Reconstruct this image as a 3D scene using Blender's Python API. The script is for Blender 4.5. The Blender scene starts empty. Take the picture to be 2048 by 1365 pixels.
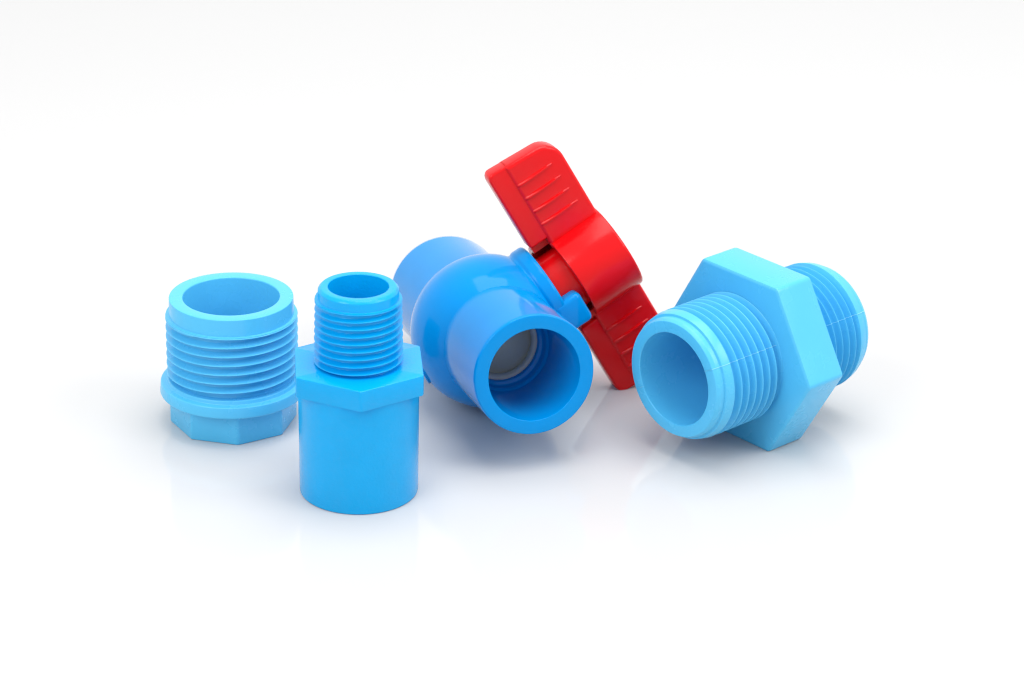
import bpy, bmesh, math, random
from mathutils import Vector, Matrix
S, C, PI = math.sin, math.cos, math.pi
MM = 0.001
scene = bpy.context.scene
col = scene.collection

# ------------------------------------------------------------------ camera
TH, DIST, F_PX, ROLL = 0.4171, 721.61, 5691.4, 0.0208
cam_d = bpy.data.cameras.new('camera'); cam = bpy.data.objects.new('camera', cam_d); col.objects.link(cam)
scene.camera = cam
b_ = Vector((0, -C(TH), S(TH))); r0 = Vector((1, 0, 0)); u0 = b_.cross(r0)
r_ = C(ROLL)*r0 + S(ROLL)*u0; u_ = C(ROLL)*u0 - S(ROLL)*r0
cam.matrix_world = Matrix(((r_.x, u_.x, b_.x, 0), (r_.y, u_.y, b_.y, -DIST*C(TH)*MM), (r_.z, u_.z, b_.z, DIST*S(TH)*MM), (0, 0, 0, 1)))
cam_d.sensor_width = 36; cam_d.lens = F_PX/2048*36
cam_d.clip_start = 0.01; cam_d.clip_end = 20
cam_d.dof.use_dof = True; cam_d.dof.focus_distance = 0.650; cam_d.dof.aperture_fstop = 22

# ------------------------------------------------------------------ world and studio lamps
world = bpy.data.worlds.new('World'); scene.world = world; world.use_nodes = True
wt = world.node_tree; bg = wt.nodes['Background']
wc = wt.nodes.new('ShaderNodeTexCoord'); wsx = wt.nodes.new('ShaderNodeSeparateXYZ')
wt.links.new(wc.outputs['Generated'], wsx.inputs[0])
wr = wt.nodes.new('ShaderNodeMapRange'); wr.interpolation_type = 'SMOOTHSTEP'      # studio: white behind, dim behind the camera
wr.inputs[1].default_value = -0.7; wr.inputs[2].default_value = 0.5
wr.inputs[3].default_value = 0.50; wr.inputs[4].default_value = 0.66
wt.links.new(wsx.outputs['Y'], wr.inputs[0]); wt.links.new(wr.outputs[0], bg.inputs[1])
bg.inputs[0].default_value = (1.0, 1.0, 1.0, 1)

def softbox(name, loc, target, sx, sy, radiance, color=(1, 1, 1)):
    l = bpy.data.lights.new(name, 'AREA'); l.shape = 'RECTANGLE'; l.size = sx; l.size_y = sy
    l.energy = radiance*PI*sx*sy; l.color = color
    o = bpy.data.objects.new(name, l); col.objects.link(o)
    o.location = loc
    d = Vector(target) - Vector(loc)
    o.rotation_euler = d.to_track_quat('-Z', 'Y').to_euler()
    return o
softbox('softbox_overhead', (0.08, -0.04, 0.88), (0, -0.06, 0), 0.80, 0.60, 2.35)
softbox('softbox_front_left', (-0.50, -0.62, 0.60), (0, -0.03, 0.02), 0.50, 0.50, 2.6)  # studio softbox out of view at front left, inferred from left-facing highlights
softbox('softbox_far_side', (0.80, -0.35, 0.75), (0, -0.03, 0.02), 0.50, 0.50, 3.0)

scene.view_settings.view_transform = 'Standard'
scene.view_settings.look = 'None'
scene.view_settings.exposure = 0.60
scene.view_settings.gamma = 1.0
scene.render.engine = 'CYCLES'
scene.cycles.max_bounces = 10
scene.cycles.pixel_filter_type = 'BLACKMAN_HARRIS'; scene.cycles.filter_width = 1.15

# ------------------------------------------------------------------ materials
def plastic(name, base, rough=0.32, sss=0.0, bump=0.06, bscale=900, spec=0.5, mott=0.05, coat=0.0):
    m = bpy.data.materials.new(name); m.use_nodes = True
    nt = m.node_tree; N = nt.nodes; L = nt.links
    p = N['Principled BSDF']
    tc = N.new('ShaderNodeTexCoord')
    n1 = N.new('ShaderNodeTexNoise'); n1.inputs['Scale'].default_value = 160; n1.inputs['Detail'].default_value = 5
    n2 = N.new('ShaderNodeTexNoise'); n2.inputs['Scale'].default_value = bscale; n2.inputs['Detail'].default_value = 3
    L.new(tc.outputs['Object'], n1.inputs['Vector']); L.new(tc.outputs['Object'], n2.inputs['Vector'])
    mx = N.new('ShaderNodeMix'); mx.data_type = 'RGBA'
    mx.inputs[6].default_value = (*[c*(1-mott) for c in base], 1)
    mx.inputs[7].default_value = (*[min(1, c*(1+mott)) for c in base], 1)
    L.new(n1.outputs['Fac'], mx.inputs[0]); L.new(mx.outputs[2], p.inputs['Base Color'])
    mr = N.new('ShaderNodeMapRange'); mr.inputs[1].default_value = 0.3; mr.inputs[2].default_value = 0.7
    mr.inputs[3].default_value = rough*0.85; mr.inputs[4].default_value = rough*1.2
    L.new(n1.outputs['Fac'], mr.inputs[0]); L.new(mr.outputs[0], p.inputs['Roughness'])
    bp = N.new('ShaderNodeBump'); bp.inputs['Strength'].default_value = bump; bp.inputs['Distance'].default_value = 0.0002
    n3 = N.new('ShaderNodeTexNoise'); n3.inputs['Scale'].default_value = 110; n3.inputs['Detail'].default_value = 1
    L.new(tc.outputs['Object'], n3.inputs['Vector'])
    bp2 = N.new('ShaderNodeBump'); bp2.inputs['Strength'].default_value = 0.10; bp2.inputs['Distance'].default_value = 0.0003
    L.new(n3.outputs['Fac'], bp2.inputs['Height'])
    L.new(n2.outputs['Fac'], bp.inputs['Height']); L.new(bp2.outputs[0], bp.inputs['Normal']); L.new(bp.outputs[0], p.inputs['Normal'])
    p.inputs['Specular IOR Level'].default_value = spec
    if sss:
        p.inputs['Subsurface Weight'].default_value = sss
        p.inputs['Subsurface Radius'].default_value = (0.3, 0.8, 1.0)
        p.inputs['Subsurface Scale'].default_value = 0.0015
    p.inputs['Coat Weight'].default_value = coat
    return m
M_light = plastic('light_blue_pvc', (0.085, 0.50, 0.83), 0.25, 0, spec=0.36, bump=0.03, mott=0.03)
M_mid = plastic('mid_blue_pvc', (0.001, 0.375, 0.80), 0.16, 0, bump=0.35, bscale=1500, mott=0.07, spec=0.30)
M_valve = plastic('valve_blue_pvc', (0.0, 0.255, 0.66), 0.10, 0, bump=0.02, spec=0.16)
M_seam = plastic('pale_mould_flash', (0.28, 0.72, 0.95), 0.3)  # seam flash in a paler blue than the nipple itself
M_red = plastic('red_handle_plastic', (0.76, 0.003, 0.006), 0.19, 0, bump=0.05, spec=0.30)
M_grey = plastic('grey_ball_plastic', (0.50, 0.48, 0.37), 0.3)
M_seat = plastic('seat_ring_plastic', (0.46, 0.47, 0.43), 0.3)

m = bpy.data.materials.new('white_gloss_acrylic'); m.use_nodes = True
p = m.node_tree.nodes['Principled BSDF']
p.inputs['Base Color'].default_value = (0.60, 0.60, 0.60, 1); p.inputs['Roughness'].default_value = 0.035
p.inputs['Specular IOR Level'].default_value = 0.24
nz = m.node_tree.nodes.new('ShaderNodeTexNoise'); nz.inputs['Scale'].default_value = 14
tcf = m.node_tree.nodes.new('ShaderNodeTexCoord'); m.node_tree.links.new(tcf.outputs['Object'], nz.inputs['Vector'])
mrf = m.node_tree.nodes.new('ShaderNodeMapRange'); mrf.inputs[3].default_value = 0.03; mrf.inputs[4].default_value = 0.10
m.node_tree.links.new(nz.outputs['Fac'], mrf.inputs[0]); m.node_tree.links.new(mrf.outputs[0], p.inputs['Roughness'])
M_floor = m

# ------------------------------------------------------------------ helpers
def link_bm(name, bm, mat, parent=None, sharp=38, weld=True, M=None):
    if weld: bmesh.ops.remove_doubles(bm, verts=bm.verts, dist=0.002)
    bmesh.ops.dissolve_degenerate(bm, edges=bm.edges, dist=0.0005)
    bmesh.ops.recalc_face_normals(bm, faces=bm.faces)
    if M is not None: bmesh.ops.transform(bm, matrix=M, verts=bm.verts)
    bmesh.ops.scale(bm, vec=(MM, MM, MM), verts=bm.verts)
    for f in bm.faces: f.smooth = True
    lim = math.radians(sharp)
    for e in bm.edges:
        if len(e.link_faces) == 2 and e.calc_face_angle(0) > lim: e.smooth = False
    me = bpy.data.meshes.new(name); bm.to_mesh(me); bm.free()
    me.materials.append(mat)
    o = bpy.data.objects.new(name, me); col.objects.link(o)
    if parent: o.parent = parent
    return o

def grid(rows_fn, ncol, closed=True, thetas=None):
    """rows_fn(theta) -> list of (r, z); closed cross-section revolved about z"""
    bm = bmesh.new(); cols = []
    th = thetas or [2*PI*i/ncol for i in range(ncol+1)]
    for t in th:
        cols.append([bm.verts.new((r*C(t), r*S(t), z)) for r, z in rows_fn(t)])
    n = len(cols[0])
    for i in range(len(cols)-1):
        for j in range(n if closed else n-1):
            k = (j+1) % n
            q = [cols[i][j], cols[i+1][j], cols[i+1][k], cols[i][k]]
            try: bm.faces.new(q)
            except ValueError: pass
    return bm

def rnd(pts, rad=0.25, seg=3, closed=True):
    """round the corners of a profile polygon; entries (r, z) or (r, z, radius)"""
    out = []; n = len(pts)
    for i, pt in enumerate(pts):
        rr = pt[2] if len(pt) > 2 else rad
        a = Vector(pts[i-1][:2]); b = Vector(pt[:2]); c = Vector(pts[(i+1) % n][:2])
        if rr <= 0 or (not closed and i in (0, n-1)): out.append(tuple(b)); continue
        d1 = a-b; d2 = c-b
        q = min(rr, d1.length*0.45, d2.length*0.45)
        p1 = b+d1.normalized()*q; p2 = b+d2.normalized()*q
        for s in range(seg+1):
            t = s/seg
            out.append(tuple(p1*(1-t)**2 + b*2*t*(1-t) + p2*t*t))
    return out

PH = [(-.5, 0), (-.42, 0), (-.34, .0), (-.28, .05), (-.22, .20), (-.16, .46), (-.10, .78), (-.065, .93), (-.03, 1), (0, 1), (.025, .99), (.05, .95), (.08, .86), (.15, .60), (.22, .37), (.30, .17), (.37, .05), (.44, 0)]
def tprof(f):
    f = (f+.5) % 1.0 - .5
    L = PH + [(.5, 0)]
    for (a, ya), (b, yb) in zip(L, L[1:]):
        if a <= f <= b: return ya+(yb-ya)*(f-a)/(b-a)
    return 0
def sm(x): x = max(0, min(1, x)); return x*x*(3-2*x)

def thread_rows(t, za, zb, zref, pitch, root, crest, hmin, hmax, fade=.08, direction=-1, taper=0.0, ring=None):
    """points from zb down to za along the outer threaded wall at angle t"""
    tt = (t/(2*PI))
    out = []
    k0 = int(math.floor((za-zref)/pitch))-2; k1 = int(math.ceil((zb-zref)/pitch))+2
    for k in range(k1, k0-1, -1):
        for ph, _ in reversed(PH):
            z = zref+pitch*(k+ph+tt)
            zc = max(za, min(zb, z))
            u = (zc-zref)/pitch-tt
            kk = math.floor(u+.5); h = kk+tt
            amp = sm((h-hmin)/fade)*sm((hmax-h)/fade)
            rt = root(zc) if callable(root) else root
            cr = crest-taper*(zc-za)
            r = rt+(cr-rt)*amp*tprof(u-kk)
            if ring: r = max(r, rt+(ring[1]-rt)*tprof(max(-.5, min(.5, (zc-ring[0])/pitch))))
            out.append((r, zc))
    return out

def poly_r(t, n, apo, cr, rot):
    """polar radius of a regular n-gon with corners rounded to radius cr"""
    a = (t-rot+PI/n) % (2*PI/n) - PI/n      # vertex at a = 0, flats centred at +-pi/n
    R = apo/C(PI/n)
    rf = apo/C(PI/n-abs(a))
    # rounding circle centred on vertex ray
    cc = R-cr/C(PI/n)
    s = cc*S(abs(a))
    if s < cr:
        rc = cc*C(a)+math.sqrt(max(0, cr*cr-s*s))
        ta = math.atan2(cr*S(PI/n), cc+cr*C(PI/n))
        if abs(a) < ta: return rc
    return rf
def prism(n, apo, cr, rot, prof, inner, name, mat, parent, M=None, sharp=38):
    """n-gon ring; prof = [(inset, z), ...] outer wall bottom to top"""
    th = []
    for k in range(n):
        v = rot+2*PI*k/n; w = PI/n
        for f in (-1, -.7, -.4, -.25, -.18, -.14, -.11, -.085, -.065, -.045, -.03, -.015, 0, .015, .03, .045, .065, .085, .11, .14, .18, .25, .4, .7):
            th.append(v+f*w)
    th.append(th[0]+2*PI)
    def rows(t):
        o = [(poly_r(t, n, apo-i, max(cr-i*.6, .15), rot), z) for i, z in prof]
        return [(inner, prof[0][1])]+o+[(inner, prof[-1][1])]
    bm = grid(rows, 0, True, th)
    return link_bm(name, bm, mat, parent, sharp, True, M)

def empty(name, mat4, label, cat, group=None):
    o = bpy.data.objects.new(name, None); col.objects.link(o)
    o.empty_display_size = 0.01
    o.matrix_world = mat4
    o['label'] = label; o['category'] = cat
    if group: o['group'] = group
    return o
def at(x, y, z, rotz=0): return Matrix.Translation((x*MM, y*MM, z*MM)) @ Matrix.Rotation(rotz, 4, 'Z')

# ------------------------------------------------------------------ setting: white glossy table sheet
bm = bmesh.new()
ys = [-2.2, -1.0, -.5, -.2, 0, .2, .5, .9, 1.5, 2.6]
xs = [-2.6, -1.2, -.5, 0, .5, 1.2, 2.6]
g = [[bm.verts.new((x*1000, y*1000, 0)) for x in xs] for y in ys]
for i in range(len(ys)-1):
    for j in range(len(xs)-1): bm.faces.new((g[i][j], g[i][j+1], g[i+1][j+1], g[i+1][j]))
floor = link_bm('table_surface', bm, M_floor)
floor['kind'] = 'structure'

# ------------------------------------------------------------------ 1: light blue threaded bushing (left)
bx, by = -65.77, -48.64
bush = empty('threaded_bushing', at(bx, by, 0), 'short wide light blue threaded bushing standing on an eight-sided base, leftmost of the fittings', 'pipe fitting')
def rows(t):
    top = rnd([(11.27, 6, 0), (11.27, 31.57, .35), (14.49, 31.57, .2), (14.6, 27.42, .1), (15.30, 27.36, 0)], closed=False)
    root = 13.72
    th = thread_rows(t, 12.2, 27.25, 27.1-2.255*.75, 2.255, root, 15.46, -7.0, .72, fade=.06, ring=(27.1, 15.44))
    bot = [(13.72, 6)]
    return top+th+bot
link_bm('threaded_sleeve', grid(rows, 180), M_light, bush, 50)
fl = rnd([(12.5, 7.9, 0), (12.5, 11.6, 0), (15.3, 11.6, .25), (15.55, 10.65, .2), (16.95, 10.55, .3), (17.2, 8.0, .3), (16.9, 7.66, .2), (14.0, 7.66, 0)])
link_bm('flange', grid(lambda t: fl, 160), M_light, bush, 30)
prism(8, 15.06*C(PI/8), 1.3, -PI/2+.162, [(.35, 0.05), (.1, .12), (0, .4), (0, 8.0)], 10.2, 'octagonal_base', M_light, bush)

# ------------------------------------------------------------------ 2: mid blue male adapter
ax, ay = -33.96, -83.98
adp = empty('male_adapter', at(ax, ay, 0), 'tall mid blue adapter with narrow threaded top, hexagonal collar and smooth round lower socket', 'pipe fitting')
def rows(t):
    top = rnd([(6.72, 28, 0), (6.72, 49.65, .2), (8.35, 49.65, .2), (8.95, 49.0, .15), (8.98, 46.95, .1), (9.6, 46.88, 0)], closed=False)
    root = 8.6
    th = thread_rows(t, 31.0, 46.78, 46.64-1.77*.75, 1.77, root, 9.99, -8.6, .72, fade=.06, taper=.021, ring=(46.64, 9.68))
    return top+th+[(8.6, 28)]
link_bm('threaded_spigot', grid(rows, 160), M_mid, adp, 50)
prism(6, 28.164/2, .9, -PI/2+.0894, [(.25, 26.57), (.07, 26.64), (0, 26.85), (0, 31.15), (.07, 31.38), (.28, 31.51)], 8.0, 'hexagonal_collar', M_mid, adp)
so = rnd([(10.6, .0, .3), (10.6, 27.5, 0), (13.55, 27.5, 0), (13.4, 0.0, .5)])
link_bm('round_socket', grid(lambda t: so, 160), M_mid, adp, 30)

# ------------------------------------------------------------------ 3: light blue hexagonal nipple
yaw, pit = -.8388, -.0124; NS = 24.03
n_ = Vector((S(yaw)*C(pit), -C(yaw)*C(pit), S(pit))); side = Vector((C(yaw), S(yaw), 0)); up = side.cross(n_)
if up.z < 0: up = -up
# local x = side, y = up' so that x cross y = n
yl = n_.cross(side)
R = Matrix((side, yl, n_)).transposed().to_4x4()
nip = empty('hexagonal_nipple', Matrix.Translation((56.44*MM, -48.66*MM, (NS*3**.5/2)*MM)) @ R,
            'light blue double threaded nipple lying on a flat of its large hexagonal nut, rightmost', 'pipe fitting')
flip = Matrix.Rotation(PI, 4, 'X')
def nrows(L):
    def rows(t):
        top = rnd([(11.13, -1.0, 0), (11.13, L, .25), (13.85, L, .12), (14.35, L-.9, .15), (14.42, L-2.05, .04), (15.0, L-2.15, .08), (15.5, L-4.3, .12), (13.78, L-4.9, 0)], closed=False)
        th = thread_rows(t, 5.0, L-4.9, 21.4-2.28, 2.28, 13.78, 15.52, -6.6, .9, fade=.06)
        return top+th+[(13.78, -1.0)]
    return rows
def nrows_plain(L):
    return nrows(L)
link_bm('threaded_end', grid(nrows(25.85), 180), M_light, nip, 50)
link_bm('threaded_end', grid(nrows(25.2), 180), M_light, nip, 50, M=flip @ Matrix.Translation((0, 0, 0)))
h = 5.68
prism(6, NS*3**.5/2, 1.3, 0.0, [(.9, -h), (.45, -h+.06), (.12, -h+.3), (0, -h+.8), (0, h-.8), (.12, h-.3), (.45, h-.06), (.9, h)], 11.6, 'hexagonal_nut', M_light, nip)
# mould parting seam: hair-thin raised flash along the threads
def seam(t, L, sgn, name):
    pts = nrows(L)(t)
    pts = [q for q in pts if q[1] >= 5.9]
    bm = bmesh.new(); w = .085
    rows_ = []
    for r, z in pts:
        rows_.append([bm.verts.new(((r+dr)*C(t)-ww*S(t), (r+dr)*S(t)+ww*C(t), z)) for ww, dr in ((-w, -.2), (-w*.5, .10), (w*.5, .10), (w, -.2))])
    for a, b in zip(rows_, rows_[1:]):
        for j in range(3): bm.faces.new((a[j], a[j+1], b[j+1], b[j]))
    link_bm(name, bm, M_seam, nip, 80, False, flip if sgn < 0 else None)
seam_fn = seam

# ------------------------------------------------------------------ 4: ball valve
vyaw, vt = .3105, .1249
X = Vector((S(vyaw)*C(vt), -C(vyaw)*C(vt), S(vt)))
hz = Vector((0, 0, 1)).cross(X).normalized(); kk_ = X.cross(hz)
sd = hz if hz.x > 0 else -hz
roll = math.radians(61)
Zs = C(roll)*kk_+S(roll)*sd; Y = Zs.cross(X)
R = Matrix((X, Y, Zs)).transposed().to_4x4()
val = empty('ball_valve', Matrix.Translation((-5.884*MM, -36.577*MM, 18.735*MM)) @ R,
            'glossy darker blue ball valve with a red butterfly handle, lying on its side', 'valve')
toX = Matrix.Rotation(PI/2, 4, 'Y')     # lathe z -> local x
VL, VR, BR = 36.92, 14.32, 18.5
# body outer wall: socket, ball, socket, and stepped bore
def ball_prof():
    pr = []
    half = [(10.9, VL, .25), (VR-.2, VL, .3), (VR, VL-.7, .3), (VR-.12, 13.6, .0)]
    pr += rnd([(10.0, 16.5, 0)]+half, closed=False)[1:]
    for i in range(0, 41):
        a = math.acos(max(-1, min(1, 11.75/BR)))+(PI-2*math.acos(11.75/BR))*i/40
        pr.append((BR*S(a), BR*C(a)))
    oth = rnd([(VR-.12, -13.6, 0), (VR, -VL+.7, .3), (VR-.2, -VL, .3), (10.9, -VL, .25), (10.5, -16, .2), (8.8, -15.5, .2), (8.8, -9, 0), (8.8, 9, 0), (8.8, 12.6, .2), (9.75, 12.9, .25), (9.9, 14.8, .3), (10.45, 15.3, .2)], closed=False)
    return pr+oth
bp_ = ball_prof()
link_bm('valve_body', grid(lambda t: bp_, 180), M_valve, val, 33, M=toX)
# stem bonnet: disc on the ball
bo = rnd([(5, 8, 0), (5, 17.9, 0), (11.1, 18.0, .5), (11.5, 17.4, .4), (11.5, 15.0, .5), (11.1, 14.3, .6), (11.9, 12.6, .8), (12.4, 10, 0)])
OFF = Matrix.Translation((0, -1.0, 0))
link_bm('stem_bonnet', grid(lambda t: bo, 120), M_valve, val, 30, M=OFF)

def rbox(x0, x1, y0, y1, z0, z1, r=.6, seg=4):
    bm = bmesh.new(); bmesh.ops.create_cube(bm, size=1)
    for v in bm.verts:
        v.co = Vector(((x0+x1)/2+v.co.x*(x1-x0), (y0+y1)/2+v.co.y*(y1-y0), (z0+z1)/2+v.co.z*(z1-z0)))
    bmesh.ops.bevel(bm, geom=bm.edges[:], offset=r, segments=seg, profile=.5, affect='EDGES')
    return bm
link_bm('stop_lug', rbox(6.0, 11.5, -.1, 7.9, 14.6, 22.2, 1.3), M_valve, val, 30)
nub = rnd([(0, -12, 0), (2.8, -12, 0), (2.8, -18.85, .4), (0, -18.85, 0)], closed=False)
link_bm('bottom_boss', grid(lambda t: nub, 48, False), M_valve, val, 30)
# ball and its seat ring
sb = bmesh.new(); bmesh.ops.create_uvsphere(sb, u_segments=64, v_segments=40, radius=12.5)
link_bm('closed_ball', sb, M_grey, val, 60)
st = rnd([(7.6, 9.3, 0), (7.6, 10.6, .4), (8.0, 11.2, .3), (8.9, 11.4, .2), (8.9, 9.3, 0)])
link_bm('seat_ring', grid(lambda t: st, 96), M_seat, val, 40, M=toX)

# handle
HO = Matrix.Translation((0, 0.5, .3)) @ Matrix.Rotation(math.radians(4), 4, 'Z') @ Matrix.Rotation(math.radians(1.3), 4, 'X')
hub = rnd([(9.6, 23.4, .15), (11.3, 23.4, .25), (11.25, 37.3, .7), (0, 37.3, 0), (0, 35.6, 0), (9.6, 35.6, 0)], closed=True)
handle = link_bm('handle', grid(lambda t: hub, 144), M_red, val, 35, M=HO)
pst = rnd([(0, 15, 0), (8.0, 15, 0), (8.0, 36.2, 0), (0, 36.2, 0)], closed=False)
link_bm('stem_post', grid(lambda t: pst, 64, False), M_red, handle, 35, M=HO)
# skirt behind the stem
a0, a1 = math.radians(62), math.radians(262)
sk = rnd([(9.7, 19.2, .2), (11.25, 19.2, .3), (11.25, 24.5, 0), (9.7, 24.5, 0)])
bm = grid(lambda t: sk, 0, True, [a0+(a1-a0)*i/60 for i in range(61)])
bmesh.ops.holes_fill(bm, edges=[e for e in bm.edges if len(e.link_faces) == 1], sides=0)
link_bm('stop_skirt', bm, M_red, handle, 35, M=HO)

def slab(y0, y1, z0, z1, w, radii, bev, seg=4):
    """rounded-rectangle slab in the y-z plane, thickness +-w; radii = corner radii at (y0,z0),(y1,z0),(y1,z1),(y0,z1)"""
    def outline(ins):
        pts = []
        cs = [(y0+ins, z0+ins, 1, 1, PI), (y1-ins, z0+ins, -1, 1, 1.5*PI), (y1-ins, z1-ins, -1, -1, 0), (y0+ins, z1-ins, 1, -1, .5*PI)]
        for (cy, cz, sy, sz, a0), r in zip(cs, radii):
            r = max(r-ins, .05)
            for i in range(9):
                a = a0+PI/2*i/8
                pts.append((cy+sy*r+r*C(a), cz+sz*r+r*S(a)))
        return pts
    bm = bmesh.new(); loops = []
    def ring(x, ins): loops.append([bm.verts.new((x, a, b)) for a, b in outline(ins)])
    for s in range(seg+1):
        a = PI/2*s/seg; ring(-w+bev*(1-S(a)), bev*(1-C(a)))
    loops.reverse()
    # loops now from deepest inset? rebuild in order back-to-front
    loops = []
    bm.free(); bm = bmesh.new()
    for s in range(seg+1):
        a = PI/2*s/seg; ring(-w+bev*(1-C(a)), bev*(1-S(a)))
    for s in range(seg+1):
        a = PI/2*(1-s/seg); ring(w-bev*(1-C(a)), bev*(1-S(a)))
    n = len(loops[0])
    for a, b in zip(loops, loops[1:]):
        for j in range(n): bm.faces.new((a[j], a[(j+1) % n], b[(j+1) % n], b[j]))
    bm.faces.new(loops[0][::-1]); bm.faces.new(loops[-1])
    return bm
TIP = 32.2
def flare(bm, amt, shift):
    # the tip edge leans outwards towards the lower rim
    for v in bm.verts:
        k = max(0.0, min(1.0, (abs(v.co.y)-22)/10.0))
        v.co.y += math.copysign(k*(shift+amt*(36.9-v.co.z)/18.0), v.co.y)
    return bm
for s in (-1, 1):
    if s < 0: a, b = -TIP, -9.5; rad = (.4, .1, .1, 4.6)
    else: a, b = 9.5, TIP; rad = (.1, .4, 3.4, .1)
    wing = link_bm('wing', flare(slab(a, b, 23.3, 36.9, 2.6, rad, .95), 1.5, 0.9 if s < 0 else -2.9), M_red, handle, 40, M=HO)
    if s < 0: a, b = -TIP, -12.6; rad = (1.8, .8, .1, .1)
    else: a, b = 12.6, TIP; rad = (.8, 1.8, .1, .1)
    link_bm('lower_rim', flare(slab(a, b, 18.6, 24.2, 2.15, rad, .6), 1.5, 0.9 if s < 0 else -2.9), M_red, wing, 40, M=HO)
    for k in range(4):
        yy = s*(16.6+3.9*k)
        L1 = 34.4-.25*k
        for f in (-1, 1):
            # tapering raised rib, thick near the lower rim
            bm = bmesh.new()
            sec = []
            for z, hw, hh in ((23.75, .35, -.02), (24.5, .5, .55), (30.0, .46, .52), (32.0, .36, .42), (L1-.4, .26, .28), (L1, .1, -.04)):
                sec.append([bm.verts.new((f*(2.56+q), yy+e, z)) for e, q in ((-hw, 0), (-hw*.45, hh), (hw*.45, hh), (hw, 0))])
            for p1, p2 in zip(sec, sec[1:]):
                for j in range(3): bm.faces.new((p1[j], p1[j+1], p2[j+1], p2[j]))
            bm.faces.new(sec[0]); bm.faces.new(sec[-1])
            link_bm('rib', bm, M_red, wing, 50, False, M=HO)

# nipple seam, both ends
for ta in (math.radians(29), math.radians(209)):
    seam_fn(ta, 25.85, 1, 'mould_seam')
seam_fn(math.radians(-29), 25.2, -1, 'mould_seam')
